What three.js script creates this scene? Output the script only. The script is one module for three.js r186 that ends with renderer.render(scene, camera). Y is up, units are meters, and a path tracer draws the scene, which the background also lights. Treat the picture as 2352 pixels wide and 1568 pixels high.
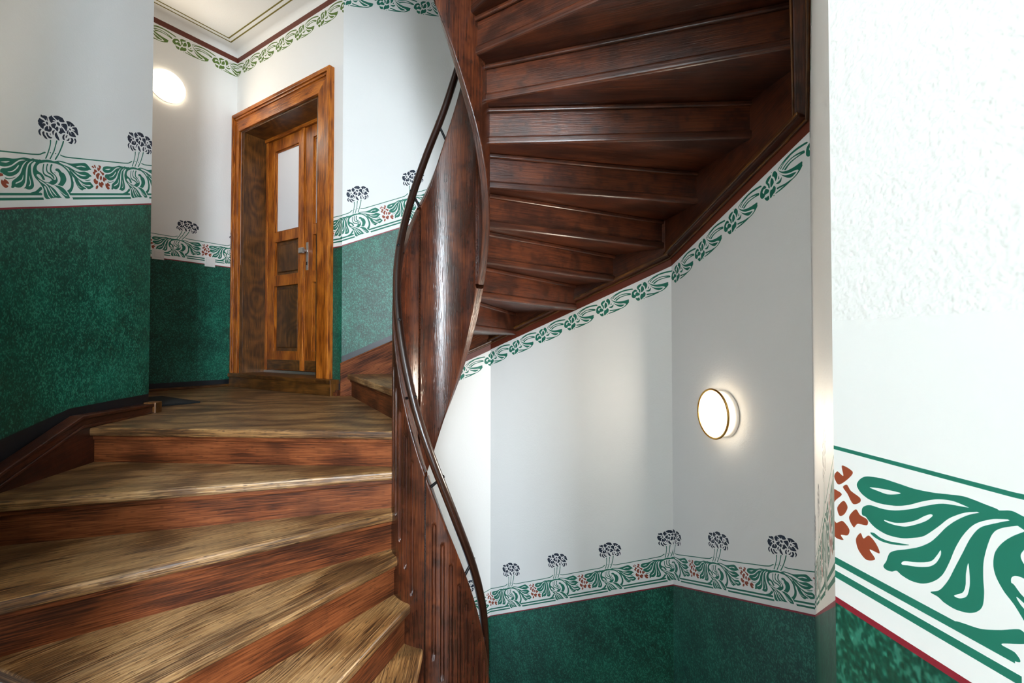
import * as THREE from 'three';
import { mergeGeometries } from 'three/addons/utils/BufferGeometryUtils.js';
import { RectAreaLightUniformsLib } from 'three/addons/lights/RectAreaLightUniformsLib.js';

// ---------------------------------------------------------------- camera, light, exposure
// Plan coordinates used below: X to the right, D away from the camera (world z = -D), heights from the landing floor (y = 0).
const scene = new THREE.Scene();
scene.background = new THREE.Color(0.55, 0.72, 0.9);
scene.backgroundIntensity = 1;
const camera = new THREE.PerspectiveCamera(2 * Math.atan(784 / 1055) * 180 / Math.PI, 1.5, 0.02, 60);
camera.position.set(0, 0.4, 0);
camera.rotation.x = 1.0 * Math.PI / 180;
camera.setViewOffset(2352, 1568, 0, 12.4, 2352, 1568);          // a little lens shift
const renderer = new THREE.WebGLRenderer({ antialias: true });
renderer.toneMapping = THREE.LinearToneMapping;
renderer.toneMappingExposure = 1.25;
renderer.shadowMap.enabled = true;
RectAreaLightUniformsLib.init();
const DAY = new THREE.Color(0.80, 0.90, 1.0), WARM = new THREE.Color(1.0, 0.87, 0.70);
const WINDOW_LIGHT = 46, LANDING_LAMP = 26, WALL_LAMP = 150;
const WINDOW_LOW = -0.1, WINDOW_HIGH = 2.4, WINDOW_SIDES = [0.01, 0.78];

// ---------------------------------------------------------------- small tools
const R2 = Math.PI / 180, lerp = (a, b, t) => a + (b - a) * t, clamp = (x, a = 0, b = 1) => Math.min(b, Math.max(a, x));
function rng(seed) { let s = seed | 0; return () => { s = (s + 0x6d2b79f5) | 0; let t = Math.imul(s ^ (s >>> 15), 1 | s); t = (t + Math.imul(t ^ (t >>> 7), 61 | t)) ^ t; return ((t ^ (t >>> 14)) >>> 0) / 4294967296; }; }
const interp = (table, x) => {                                     // piecewise linear, carried on past both ends
  let i = 0; while (i < table.length - 2 && x > table[i + 1][0]) i++;
  const [a, b] = [table[i], table[i + 1]]; return a[1] + (b[1] - a[1]) * (x - a[0]) / (b[0] - a[0]);
};
const line = (...table) => (x) => interp(table, x);
const rgb = (r, g, b) => { const c = new THREE.Color(); c.setRGB(r / 255, g / 255, b / 255, THREE.SRGBColorSpace); return c; };
const W3 = (X, D, y) => new THREE.Vector3(X, y, -D);

// ---------------------------------------------------------------- textures
class Noise {                                                      // value noise that repeats after one unit
  constructor(seed, nx, ny = nx) { const r = rng(seed); this.nx = nx; this.ny = ny; this.g = Float32Array.from({ length: nx * ny }, r); }
  at(u, v) {
    const { nx, ny, g } = this; let x = u * nx, y = v * ny; const i = Math.floor(x), j = Math.floor(y); x -= i; y -= j;
    x = x * x * (3 - 2 * x); y = y * y * (3 - 2 * y);
    const i0 = ((i % nx) + nx) % nx, i1 = (i0 + 1) % nx, j0 = (((j % ny) + ny) % ny) * nx, j1 = ((((j + 1) % ny) + ny) % ny) * nx;
    const a = g[j0 + i0], b = g[j0 + i1], c = g[j1 + i0], d = g[j1 + i1];
    return a + (b - a) * x + (c - a + (a - b - c + d) * x) * y;
  }
}
function dataTexture(w, h, channels, fill, srgb) {
  const data = new Uint8Array(w * h * 4);
  const px = [0, 0, 0];
  for (let y = 0; y < h; y++) for (let x = 0; x < w; x++) {
    fill(x / w, y / h, px); const o = (y * w + x) * 4;
    for (let c = 0; c < 3; c++) data[o + c] = clamp(px[channels === 1 ? 0 : c], 0, 255);
    data[o + 3] = 255;
  }
  const t = new THREE.DataTexture(data, w, h); t.wrapS = t.wrapT = THREE.RepeatWrapping; t.magFilter = THREE.LinearFilter; t.minFilter = THREE.LinearMipmapLinearFilter; t.generateMipmaps = true;
  if (srgb) t.colorSpace = THREE.SRGBColorSpace; t.needsUpdate = true; return t;
}
// Wood: grain runs along u. dark, mid, pale: sRGB triples. Returns colour and relief textures of one metre by one metre.
function woodTextures(seed, { dark, mid, pale, rings = 9, figure = 0.12, blotch = 0.5, pores = 0.5, blotchSize = 6, wide = 1, glareWear = null }) {
  const low = new Noise(seed, 3, 5), warp = new Noise(seed + 1, 4, 7), fibre = new Noise(seed + 2, 10, 300), fibre2 = new Noise(seed + 3, 24, 512), pore = new Noise(seed + 4, 40, 420), cloud = new Noise(seed + 5, blotchSize, blotchSize), cloud2 = new Noise(seed + 6, blotchSize * 3, blotchSize * 3);
  const grain = (u, v) => {
    const w = warp.at(u, v) + 0.5 * low.at(u * 2, v);
    const ring = 0.5 + 0.5 * Math.sin(2 * Math.PI * (v * rings + figure * rings * w * 2));
    return { ring, f: fibre.at(u, v), f2: fibre2.at(u, v), p: pore.at(u, v) };
  };
  const map = dataTexture(1024 * wide, 1024, 3, (u0, v, px) => {
    const u = u0 * wide, { ring, f, f2, p } = grain(u, v), b = cloud.at(u, v) * 0.65 + cloud2.at(u, v) * 0.35;
    let t = 0.30 * ring + 0.40 * f + 0.30 * f2; t = clamp(0.5 + (t - 0.5) * 1.7);
    const light = clamp((b - 0.5) * 2.6 * blotch + 0.5);
    const dk = clamp((p - 0.74) * 5) * pores;
    for (let c = 0; c < 3; c++) {
      const base = t < 0.5 ? lerp(dark[c], mid[c], t * 2) : lerp(mid[c], pale[c], t * 2 - 1);
      const tone = light < 0.5 ? lerp(dark[c], base, 0.25 + 1.5 * light) : lerp(base, pale[c], (light - 0.5) * 0.9);
      px[c] = lerp(tone, dark[c] * 0.6, dk);
    }
    if (glareWear) {                                                    // painted glare and worn finish along the walking line, in streaks along the grain
      const k = clamp((glareWear(u) + 0.9 * (fibre.at(u * 0.5, v) - 0.5) + 0.5 * (f2 - 0.5) + 0.8 * (b - 0.5) - 0.42) * 2.2) * (1 - dk);
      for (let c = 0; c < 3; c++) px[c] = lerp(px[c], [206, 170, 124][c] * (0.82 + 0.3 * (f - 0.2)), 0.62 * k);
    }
  }, true);
  const bump = dataTexture(1024, 1024, 1, (u, v, px) => { const { ring, f, f2, p } = grain(u, v); px[0] = 255 * clamp(0.2 * ring + 0.35 * f + 0.35 * f2 + 0.1 - 0.5 * clamp((p - 0.72) * 4)); });
  return { map, bump };
}
const wood = (tex, roughness, bumpScale, extra = {}) => new THREE.MeshPhysicalMaterial({ map: tex.map, bumpMap: tex.bump, bumpScale, roughness, ...extra });

const PLASTER = [245, 245, 242], PLASTER_CSS = 'rgb(245,245,242)', GREEN_CSS = 'rgb(20,116,94)', NAVY_CSS = 'rgb(8,32,56)', RUST_CSS = 'rgb(150,66,36)';
// Stencils: points in thousandths of one repeat, u to the right, v up.
function stencilCanvas(w, h, low, high) {
  const canvas = document.createElement('canvas'); canvas.width = w; canvas.height = h;
  const g = canvas.getContext('2d'); g.fillStyle = PLASTER_CSS; g.fillRect(0, 0, w, h);
  const X = (u) => u * w / 1000, Y = (v) => h - (v - low) / (high - low) * h;
  const shape = (fill) => (...n) => {
    const p = []; for (let i = 0; i < n.length; i += 2) p.push([X(n[i]), Y(n[i + 1])]);
    g.fillStyle = fill;
    for (const shift of [-w, 0, w]) {
      g.beginPath();
      p.forEach(([x, y], i) => {
        const a = p.at(i - 1), c = p[(i + 1) % p.length], d = p[(i + 2) % p.length];
        if (!i) g.moveTo(x + shift, y);
        g.bezierCurveTo(x + (c[0] - a[0]) / 6.5 + shift, y + (c[1] - a[1]) / 6.5, c[0] - (d[0] - x) / 6.5 + shift, c[1] - (d[1] - y) / 6.5, c[0] + shift, c[1]);
      });
      g.fill();
    }
  };
  const stroke = (width, ...n) => {
    g.strokeStyle = GREEN_CSS; g.lineWidth = X(width); g.lineJoin = 'round';
    for (const shift of [-w, 0, w]) { g.beginPath(); for (let i = 0; i < n.length; i += 2) g.lineTo(X(n[i]) + shift, Y(n[i + 1])); g.stroke(); }
  };
  const bar = (u0, u1, v0, v1) => { g.fillStyle = GREEN_CSS; for (const s of [-w, 0, w]) g.fillRect(X(u0) + s, Y(v1), X(u1 - u0), Y(v0) - Y(v1)); };
  const finish = () => { const t = new THREE.CanvasTexture(canvas); t.colorSpace = THREE.SRGBColorSpace; t.wrapS = THREE.RepeatWrapping; t.wrapT = THREE.ClampToEdgeWrapping; t.anisotropy = 16; return t; };
  return { shape, stroke, bar, finish };
}
const BORDER_TOP = 0.684, FRIEZE_DEEP = 0.5;
function borderTexture() {
  const { shape, stroke, bar, finish } = stencilCanvas(2048, 1400, 0, 684);
  const G = shape(GREEN_CSS), R = shape(RUST_CSS), N = shape(NAVY_CSS), W = shape(PLASTER_CSS);
  bar(616, 1345, 80, 97); bar(632, 1354, 47, 64);
  stroke(9, 608, 382, 627, 376, 653, 371, 700, 369.5, 1346, 367.5, 1397, 370, 1419, 373, 1445, 383, 1471, 391);
  G(44,295,53,310,70,321,106,327,141,327,179,326,217,330,247,336,273,340,304,337,326,333,311,317,274,323,250,325,223,319,194,305,165,288,138,277,103,270,77,270,59,276,49,284);
  W(77,298,99,303,120,306,149,308,139,302,120,296,100,296);
  G(57,242,64,251,79,258,109,260,138,267,172,282,202,299,234,314,274,321,315,328,292,319,270,309,245,290,227,269,212,252,195,235,172,222,148,212,117,207,91,211,76,219,67,227,57,229);
  W(112,237,136,240,159,249,182,263,198,277,210,285,214,283,202,269,182,254,160,241,137,235,116,234);
  G(78,196,87,198,101,194,119,194,141,199,166,205,146,196,126,190,105,187,88,189,79,193);
  G(318,327,284,312,259,292,239,270,223,247,208,228,187,210,161,194,139,182,123,169,115,148,108,134,114,129,127,131,138,138,149,134,167,132,187,136,205,146,221,161,233,179,244,206,255,238,269,268,288,295,315,314,343,325);
  W(149,160,156,167,176,174,198,184,212,194,222,210,228,221,228,211,219,192,206,179,184,168,163,161,151,157);
  G(354,328,316,306,295,290,280,265,267,233,254,201,241,169,225,142,208,129,222,127,233,122,252,120,273,125,288,135,298,151,301,176,300,203,301,232,307,262,316,289,331,305,370,327);
  W(276,218,272,196,271,175,266,159,251,145,261,145,273,156,278,178,278,202);
  G(304,337,323,333,344,339,363,335,383,334,406,331,438,335,470,338,506,336,533,331,553,334,574,330,611,308,642,284,663,262,676,239,683,221,685,195,679,168,667,140,643,113,625,99,616,83,605,98,596,114,618,125,639,143,654,173,658,206,655,235,643,261,622,283,593,302,559,312,513,318,465,319,429,315,399,308,375,308,345,320);
  G(396,334,354,304,332,281,319,257,316,233,320,214,331,195,345,180,360,158,369,142,393,150,371,180,355,196,343,212,342,223,348,230,360,231,373,224,381,209,388,193,407,192,406,205,402,220,393,233,379,243,363,252,356,264,358,275,370,292,395,307,433,317,425,327);
  G(333,204,346,180,360,158,370,139,374,122,366,97,364,75,372,58,388,53,418,55,433,59,452,59,467,62,492,59,519,61,538,59,545,64,566,57,593,56,617,62,607,76,597,94,586,111,572,127,549,142,522,151,493,155,468,162,435,172,401,178,374,190,356,202,343,215);
  W(349,195,365,186,386,174,409,158,425,138,432,116,440,93,456,62,440,77,427,98,419,120,411,140,395,157,371,171,355,184);
  W(404,171,430,168,459,157,487,141,506,118,518,95,541,57,523,65,504,86,484,116,460,138,433,154,413,165);
  W(464,156,484,154,501,138,517,115,536,89,561,59,537,54,521,79,504,111,486,136);
  W(384,145,395,144,402,127,402,103,406,81,421,55,406,62,398,82,393,105,388,125);
  W(438,142,451,123,466,101,483,76,472,80,456,98,441,123);
  W(498,141,512,131,532,111,557,90,587,73,565,78,542,95,518,117);
  W(615,24,606,72,597,94,583,114,601,107,619,75,637,53);
  G(425,304,434,304,424,284,415,261,415,242,430,228,456,220,475,208,488,192,474,189,462,202,443,211,420,218,405,232,403,253,411,278);
  G(459,307,471,306,457,288,450,266,453,251,473,241,492,229,499,209,491,198,482,216,467,230,445,242,437,260,444,282);
  G(497,308,511,305,497,288,488,268,493,251,510,235,523,216,526,193,514,176,494,164,470,158,447,165,431,173,445,177,457,186,476,190,477,200,496,195,508,197,513,214,500,232,478,245,473,264,482,287);
  G(513,252,517,251,520,244,517,242,512,246);
  G(526,271,533,277,549,280,566,274,583,255,603,245,613,228,614,204,604,184,582,163,559,149,537,153,518,161,536,173,551,191,557,214,551,231,551,248,542,258,529,261);
  G(501,328,538,331,571,338,597,339,630,334,667,327,706,325,757,330,809,336,848,338,871,329,888,312,901,297,907,288,880,285,862,278,829,275,791,276,759,284,722,297,686,310,649,321,612,327,583,331,568,328,602,316,633,304,610,305,568,319);
  W(742,302,767,310,802,314,831,312,853,304,824,303,800,307,764,301);
  G(622,309,666,298,701,283,738,268,779,265,823,269,851,264,874,253,896,235,871,228,850,216,826,208,796,208,764,215,735,232,708,252,682,271,655,288,631,299);
  W(715,268,743,257,773,246,805,240,839,237,803,232,770,236,740,247);
  G(808,198,838,203,876,207,867,200,835,195);
  G(656,291,687,263,712,237,738,214,767,197,797,185,832,186,864,187,881,172,893,152,872,140,852,132,824,130,806,142,780,157,753,178,727,205,703,234,675,262);
  W(736,206,756,188,784,170,812,163,852,163,864,159,849,153,810,156,778,164,749,181);
  G(664,265,685,227,697,213,701,186,712,155,730,131,756,118,775,127,803,132,785,145,763,157,745,181,725,211,704,237,682,260);
  W(715,180,722,161,738,145,761,139,741,140,723,153);
  W(681,223,690,223,691,195,697,159,685,174,680,197);
  G(252,97,294,108,326,125,354,142,362,125,326,101,346,98,346,84,260,81);
  G(465,346,492,379,522,423,542,458,551,484,540,483,531,458,512,424,482,381,456,349);
  G(504,345,534,377,561,408,586,447,610,484,599,485,576,448,551,410,525,380,496,348);
  G(554,344,595,384,628,421,657,458,676,487,664,488,645,460,617,424,585,387,545,349);
  G(510,391,518,396,522,392,515,387);
  G(558,388,566,394,571,389,563,384);
  N(510,657,524,653,540,656,559,653,564,645,562,628,563,619,557,622,552,640,550,624,540,622,530,632,516,637,503,643);
  N(467,607,476,617,489,630,505,625,523,618,532,611,513,603,502,596,523,599,531,588,513,576,503,559,489,560,477,571,466,587,469,597);
  N(547,613,556,611,559,601,551,592,542,596,539,606);
  N(519,568,541,582,550,579,550,562,556,562,562,585,577,579,583,566,568,549,549,543,530,546,511,549);
  N(577,647,595,658,608,666,614,658,625,648,641,634,620,634,609,629,634,622,609,619,590,611,580,623);
  N(624,663,649,670,673,672,693,668,713,663,721,650,726,635,703,630,682,630,672,637,674,649,662,638,644,646,631,656);
  N(650,625,665,623,673,613,667,599,652,602,642,614);
  N(584,597,610,609,630,611,632,603,619,585,623,578,634,590,648,589,646,573,631,555,620,565,606,574,590,579);
  N(684,614,707,621,736,622,745,609,737,587,723,567,712,579,699,593,681,606,699,606);
  N(663,585,675,578,677,566,679,590,692,581,704,565,710,552,686,552,661,540,641,549,659,564);
  N(745,644,773,647,797,641,816,629,824,617,796,613,780,606,780,628,769,610,755,610,749,628);
  N(788,599,809,607,837,610,846,595,845,573,845,554,831,551,816,565,800,576,787,581,816,583,805,593);
  N(763,594,773,591,775,582,764,579,756,587);
  N(755,568,763,558,771,549,770,567,791,570,805,555,813,534,787,532,758,535,743,545);
  N(740,577,748,575,736,549,723,555);
  N(450,536,468,553,485,554,468,534,467,507,453,514);
  N(483,530,494,539,505,538,501,520,511,504,519,487,498,492,484,511);
  N(517,532,533,534,538,517,555,506,568,504,552,496,533,498,520,512);
  N(553,532,559,532,557,519,552,523);
  N(583,552,607,562,595,544,582,522,578,539);
  N(599,531,619,548,624,532,631,509,631,489,613,497,600,511);
  N(669,521,686,538,701,541,689,523,685,499,668,503);
  N(703,525,719,539,726,538,713,521,704,516);
  N(702,500,720,507,738,520,738,510,722,495);
  N(751,520,772,521,778,506,766,489,747,476,717,484,745,494,755,507);
  N(788,517,803,522,808,504,796,488,780,479,792,500);
  R(920,314,935,321,947,307,936,302);
  R(949,328,964,326,969,310,957,303);
  R(1004,329,1033,322,1022,303,994,280,981,295,990,311,1007,305);
  R(939,290,958,292,975,276,951,267,935,245,918,267,939,276);
  R(1017,286,1028,275,1052,266,1051,255,1033,246,1018,265,1006,277);
  R(951,249,967,258,975,264,987,264,1002,258,984,238,966,211,950,227);
  R(1007,244,1018,233,1009,213,995,204,989,222);
  R(1040,235,1052,226,1070,222,1069,209,1045,203,1034,191,1022,210);
  R(911,207,936,218,941,205,960,196,946,173,926,171,910,185);
  R(967,186,978,188,986,183,1004,194,1022,181,1017,165,998,158,1005,149,983,146,962,164);
  R(1052,184,1060,175,1074,187,1091,176,1099,158,1075,156,1088,140,1066,129,1046,143,1040,165);
  R(929,159,950,161,948,148,934,134,914,134);
  return finish();
}
function friezeTexture(css) {
  const { shape, finish } = stencilCanvas(1024, 512, -500, 0);
  const F = shape(css);
  F(592,-105,623,-163,676,-216,755,-260,870,-296,965,-311,1027,-324,1013,-370,979,-398,937,-408,917,-384,870,-358,799,-334,720,-293,649,-226,607,-156);
  F(994,-361,930,-407,856,-439,764,-445,668,-446,550,-441,430,-440,437,-455,562,-468,679,-468,772,-462,866,-455,947,-428,1014,-385);
  F(481,-379,563,-399,650,-424,771,-443,699,-452,620,-443,543,-422,482,-405);
  F(590,-171,639,-253,711,-318,791,-355,882,-397,827,-415,772,-411,708,-361,651,-286);
  F(609,-120,666,-97,772,-82,891,-78,1012,-91,1113,-113,1201,-133,1194,-104,1104,-76,999,-53,877,-45,757,-56,657,-83,599,-107);
  F(649,-148,694,-121,760,-96,856,-83,853,-77,753,-84,684,-107,637,-133);
  F(685,-186,753,-161,840,-142,917,-147,1009,-176,1110,-223,1108,-189,1005,-147,911,-128,831,-125,741,-141,672,-169);
  F(725,-227,788,-205,858,-193,945,-198,1029,-213,1107,-234,1101,-209,1023,-191,938,-179,847,-170,771,-179,706,-201);
  F(461,-133,480,-95,517,-80,546,-104,564,-163,539,-218,492,-255,494,-215,485,-163);
  F(444,-91,375,-88,318,-114,304,-152,328,-214,327,-259,348,-280,366,-211,346,-170,387,-143,422,-125);
  F(437,-147,461,-193,453,-251,409,-279,370,-281,386,-207,410,-168);
  F(154,-202,203,-168,258,-161,290,-207,274,-225,227,-212,189,-244,208,-284,232,-253,270,-236,301,-261,327,-301,308,-330,263,-329,226,-323,192,-348,143,-337,119,-283);
  F(438,-303,459,-356,428,-408,382,-424,309,-452,311,-387,347,-328,391,-329);
  F(196,-364,245,-381,283,-381,283,-443,235,-446,203,-407);
  F(621,-277,589,-334,536,-340,486,-301,526,-300,575,-297);
  F(577,-217,570,-267,546,-261);
  F(461,-54,470,-54,475,-64,465,-67);
  F(377,-447,389,-448,394,-463,380,-467);
  return finish();
}
// ---------------------------------------------------------------- materials
const borderMap = borderTexture(), friezeMap = friezeTexture(GREEN_CSS), oliveMap = friezeTexture('rgb(92,122,48)');
const plasterBump = (() => { const a = new Noise(11, 48), b = new Noise(12, 110), c = new Noise(13, 230); return dataTexture(512, 512, 1, (u, v, px) => { px[0] = 255 * (0.3 * a.at(u, v) + 0.4 * b.at(u, v) + 0.3 * c.at(u, v)); }); })();
plasterBump.repeat.set(1 / 0.5, 1 / 0.5);
const dadoMap = (() => {                                           // sponged green glaze over a paler coat
  const big = new Noise(21, 5), mid = new Noise(22, 19), sm = new Noise(23, 70), fine = new Noise(24, 190, 130), fleck = new Noise(25, 340, 230);
  const A = [0, 60, 47], B = [6, 98, 77], C = [150, 194, 172];
  return dataTexture(1024, 1024, 3, (u, v, px) => {
    const cl = 0.55 * big.at(u, v) + 0.45 * mid.at(u, v), sp = 0.12 * sm.at(u, v) + 0.45 * fine.at(u, v) + 0.43 * fleck.at(u, v);
    const t = clamp(0.5 + (cl - 0.5) * 1.1 + (sp - 0.5) * 1.2), w = clamp((sp + 0.12 * (cl - 0.5) - 0.5) * 5);
    for (let c = 0; c < 3; c++) px[c] = lerp(lerp(A[c], B[c], t), C[c], 0.3 * w);
  }, true);
})();
const plaster = new THREE.MeshPhysicalMaterial({ color: rgb(...PLASTER), roughness: 0.62, bumpMap: plasterBump, bumpScale: 0.0006 });
const borderPaint = new THREE.MeshPhysicalMaterial({ map: borderMap, roughness: 0.6 });
const friezePaint = new THREE.MeshPhysicalMaterial({ map: friezeMap, roughness: 0.6 });
const oliveFrieze = new THREE.MeshPhysicalMaterial({ map: oliveMap, roughness: 0.6 });
const dadoPaint = new THREE.MeshPhysicalMaterial({ map: dadoMap, roughness: 0.42, bumpMap: plasterBump, bumpScale: 0.0008 });
const redPaint = new THREE.MeshPhysicalMaterial({ color: rgb(140, 26, 44), roughness: 0.5 });
const brickPaint = new THREE.MeshPhysicalMaterial({ color: rgb(104, 46, 28), roughness: 0.5 });
const skirtingPaint = new THREE.MeshPhysicalMaterial({ color: rgb(24, 27, 32), roughness: 0.4 });
const linePaint = new THREE.MeshPhysicalMaterial({ color: rgb(120, 108, 30), roughness: 0.6 });
const oakTex = woodTextures(101, { dark: [66, 42, 22], mid: [138, 98, 56], pale: [178, 138, 88], rings: 5, figure: 0.10, blotch: 0.4, pores: 0.75 });
const bump01 = (a, b, x) => { const t = clamp((x - a) / (b - a)); return t * t * (3 - 2 * t); };
const treadTex = woodTextures(111, { dark: [66, 42, 22], mid: [138, 98, 56], pale: [178, 138, 88], rings: 5, figure: 0.10, blotch: 0.4, pores: 0.75, wide: 2, glareWear: (u) => 0.75 * bump01(0.12, 0.5, u) * (1 - bump01(0.85, 1.3, u)) });
const riserTex = woodTextures(131, { dark: [52, 26, 14], mid: [102, 53, 27], pale: [134, 76, 42], rings: 4, figure: 0.10, blotch: 0.35, pores: 0.3 });
const mahoganyTex = woodTextures(161, { dark: [44, 22, 14], mid: [66, 33, 20], pale: [92, 47, 26], rings: 3, figure: 0.15, blotch: 0.5, pores: 0.12, blotchSize: 22 });
const pineTex = woodTextures(191, { dark: [104, 48, 10], mid: [172, 92, 24], pale: [204, 124, 42], rings: 5, figure: 0.08, blotch: 0.3, pores: 0.2 });
const figuredTex = woodTextures(221, { dark: [58, 34, 13], mid: [92, 55, 20], pale: [122, 78, 32], rings: 6, figure: 0.35, blotch: 0.5, pores: 0.35, blotchSize: 9 });
const railTex = woodTextures(281, { dark: [22, 11, 7], mid: [40, 20, 12], pale: [62, 31, 18], rings: 3, figure: 0.1, blotch: 0.4, pores: 0.2 });
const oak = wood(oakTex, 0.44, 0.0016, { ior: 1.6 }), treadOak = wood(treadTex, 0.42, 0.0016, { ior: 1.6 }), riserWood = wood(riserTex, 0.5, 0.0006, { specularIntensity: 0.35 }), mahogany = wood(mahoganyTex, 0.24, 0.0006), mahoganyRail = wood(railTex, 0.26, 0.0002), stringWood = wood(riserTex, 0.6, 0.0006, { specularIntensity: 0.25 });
const pine = wood(pineTex, 0.36, 0.0006, { specularIntensity: 0.7 }), figured = wood(figuredTex, 0.36, 0.0006), stairWood = wood(mahoganyTex, 0.3, 0.0005);
const iron = new THREE.MeshPhysicalMaterial({ color: rgb(22, 22, 24), roughness: 0.4, metalness: 0.6 });
const steel = new THREE.MeshPhysicalMaterial({ color: rgb(196, 192, 186), roughness: 0.3, metalness: 0.9 });
const brass = new THREE.MeshPhysicalMaterial({ color: rgb(206, 160, 84), roughness: 0.25, metalness: 0.9 });
const whitePlastic = new THREE.MeshPhysicalMaterial({ color: rgb(232, 230, 226), roughness: 0.35 });
const frosted = new THREE.MeshPhysicalMaterial({ color: rgb(240, 240, 243), roughness: 0.35 });
const matFibre = new THREE.MeshPhysicalMaterial({ color: rgb(20, 24, 26), roughness: 0.95 });
const clearGlass = new THREE.MeshPhysicalMaterial({ color: 0xffffff, transmission: 1, thickness: 0, roughness: 0.04, ior: 1.5 });

// ---------------------------------------------------------------- naming and building
const taken = new Map();
function numbered(name) { const n = taken.get(name) ?? 0; taken.set(name, n + 1); return n ? name + '_' + String(n).padStart(3, '0') : name; }
function thing(name, label, category, extra = {}) { const o = new THREE.Group(); o.name = numbered(name); o.userData = { label, category, ...extra }; scene.add(o); return o; }
function part(parent, name, geometry, material, label) {
  const m = new THREE.Mesh(Array.isArray(geometry) ? mergeGeometries(geometry.map((g) => (g.index ? g.toNonIndexed() : g))) : geometry, material);
  m.name = name; m.castShadow = m.receiveShadow = true; if (label) m.userData.label = label; parent.add(m); return m;
}
class Soup {                                                       // collects flat quads with uv
  constructor() { this.p = []; this.t = []; }
  tri(a, b, c, ua, ub, uc) { for (const v of [a, b, c]) this.p.push(v.x, v.y, v.z); for (const u of [ua, ub, uc]) this.t.push(u[0], u[1]); }
  quad(a, b, c, d, ua = [0, 0], ub = [1, 0], uc = [1, 1], ud = [0, 1]) { this.tri(a, b, c, ua, ub, uc); this.tri(a, c, d, ua, uc, ud); }
  geometry() {
    const g = new THREE.BufferGeometry(); g.setAttribute('position', new THREE.Float32BufferAttribute(this.p, 3)); g.setAttribute('uv', new THREE.Float32BufferAttribute(this.t, 2));
    g.computeVertexNormals(); return g;
  }
}
// A vertical plane from A to B (plan points). n > 0 is into the room, which lies to the right of A -> B.
function frame(A, B) {
  const L = Math.hypot(B[0] - A[0], B[1] - A[1]), d = [(B[0] - A[0]) / L, (B[1] - A[1]) / L], n = [d[1], -d[0]];
  const plan = (s, k = 0) => [A[0] + d[0] * s + n[0] * k, A[1] + d[1] * s + n[1] * k];
  const matrix = new THREE.Matrix4().makeBasis(new THREE.Vector3(d[0], 0, -d[1]), new THREE.Vector3(0, 1, 0), new THREE.Vector3(n[0], 0, -n[1])).setPosition(A[0], 0, -A[1]);
  return { A, B, L, d, n, plan, matrix, at: (s, y, k = 0) => { const q = plan(s, k); return W3(q[0], q[1], y); } };
}
let woodShift = 0;
// Re-lays uv in metres: u along the direction e (plus an offset of its own for every board), v across it.
function grain(geometry, e, from = null, repeat = 1) {
  const g = geometry.index ? geometry.toNonIndexed() : geometry, p = g.attributes.position, n = g.attributes.normal, uv = new Float32Array(p.count * 2);
  const E = e.clone().normalize(), o1 = (woodShift = (woodShift * 7 + 0.37) % 1), o2 = (o1 * 13.7) % 1, v = new THREE.Vector3(), N = new THREE.Vector3(), across = new THREE.Vector3();
  for (let i = 0; i < p.count; i++) {
    v.fromBufferAttribute(p, i); N.fromBufferAttribute(n, i - (i % 3));
    across.crossVectors(N, E); if (across.lengthSq() < 0.2) across.set(E.y, E.z, E.x);
    const a = [Math.abs(across.x), Math.abs(across.y), Math.abs(across.z)], m = Math.max(...a);
    across.set(a[0] === m ? 1 : 0, a[1] === m && a[0] !== m ? 1 : 0, a[2] === m && a[0] !== m && a[1] !== m ? 1 : 0).addScaledVector(E, -across.dot(E)).normalize();
    uv[2 * i] = (from ? v.dot(E) - from.dot(E) : v.dot(E) + o1) / repeat; uv[2 * i + 1] = v.dot(across) + o2;
  }
  g.setAttribute('uv', new THREE.BufferAttribute(uv, 2)); return g;
}
const extrude = (shape, depth, bevel, seg = 2) => new THREE.ExtrudeGeometry(shape, bevel ? { depth: depth - 2 * bevel, bevelEnabled: true, bevelThickness: bevel, bevelSize: bevel, bevelOffset: -bevel, bevelSegments: seg, curveSegments: 8 } : { depth, bevelEnabled: false, curveSegments: 12 }).translate(0, 0, bevel || 0);
const outline = (pts, holes = []) => { const s = new THREE.Shape(pts.map(([x, y]) => new THREE.Vector2(x, y))); s.holes = holes.map((h) => new THREE.Path(h.map(([x, y]) => new THREE.Vector2(x, y)))); return s; };
// Horizontal slab with the plan outline pts between the heights y0 and y1.
function slab(pts, y0, y1, bevel = 0, seg = 2) { return extrude(outline(pts), y1 - y0, bevel, seg).rotateX(-Math.PI / 2).translate(0, y0, 0); }
// Board on a vertical plane: outline in (s, y), from n0 to n1 off the plane.
function board(f, pts, n0, n1, bevel = 0, holes, seg = 2) { return extrude(outline(pts, holes), n1 - n0, bevel, seg).translate(0, 0, n0).applyMatrix4(f.matrix); }
const rect = (s0, s1, y0, y1) => [[s0, y0], [s1, y0], [s1, y1], [s0, y1]];
const planE = (d) => new THREE.Vector3(d[0], 0, -d[1]), UPV = new THREE.Vector3(0, 1, 0);

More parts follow.
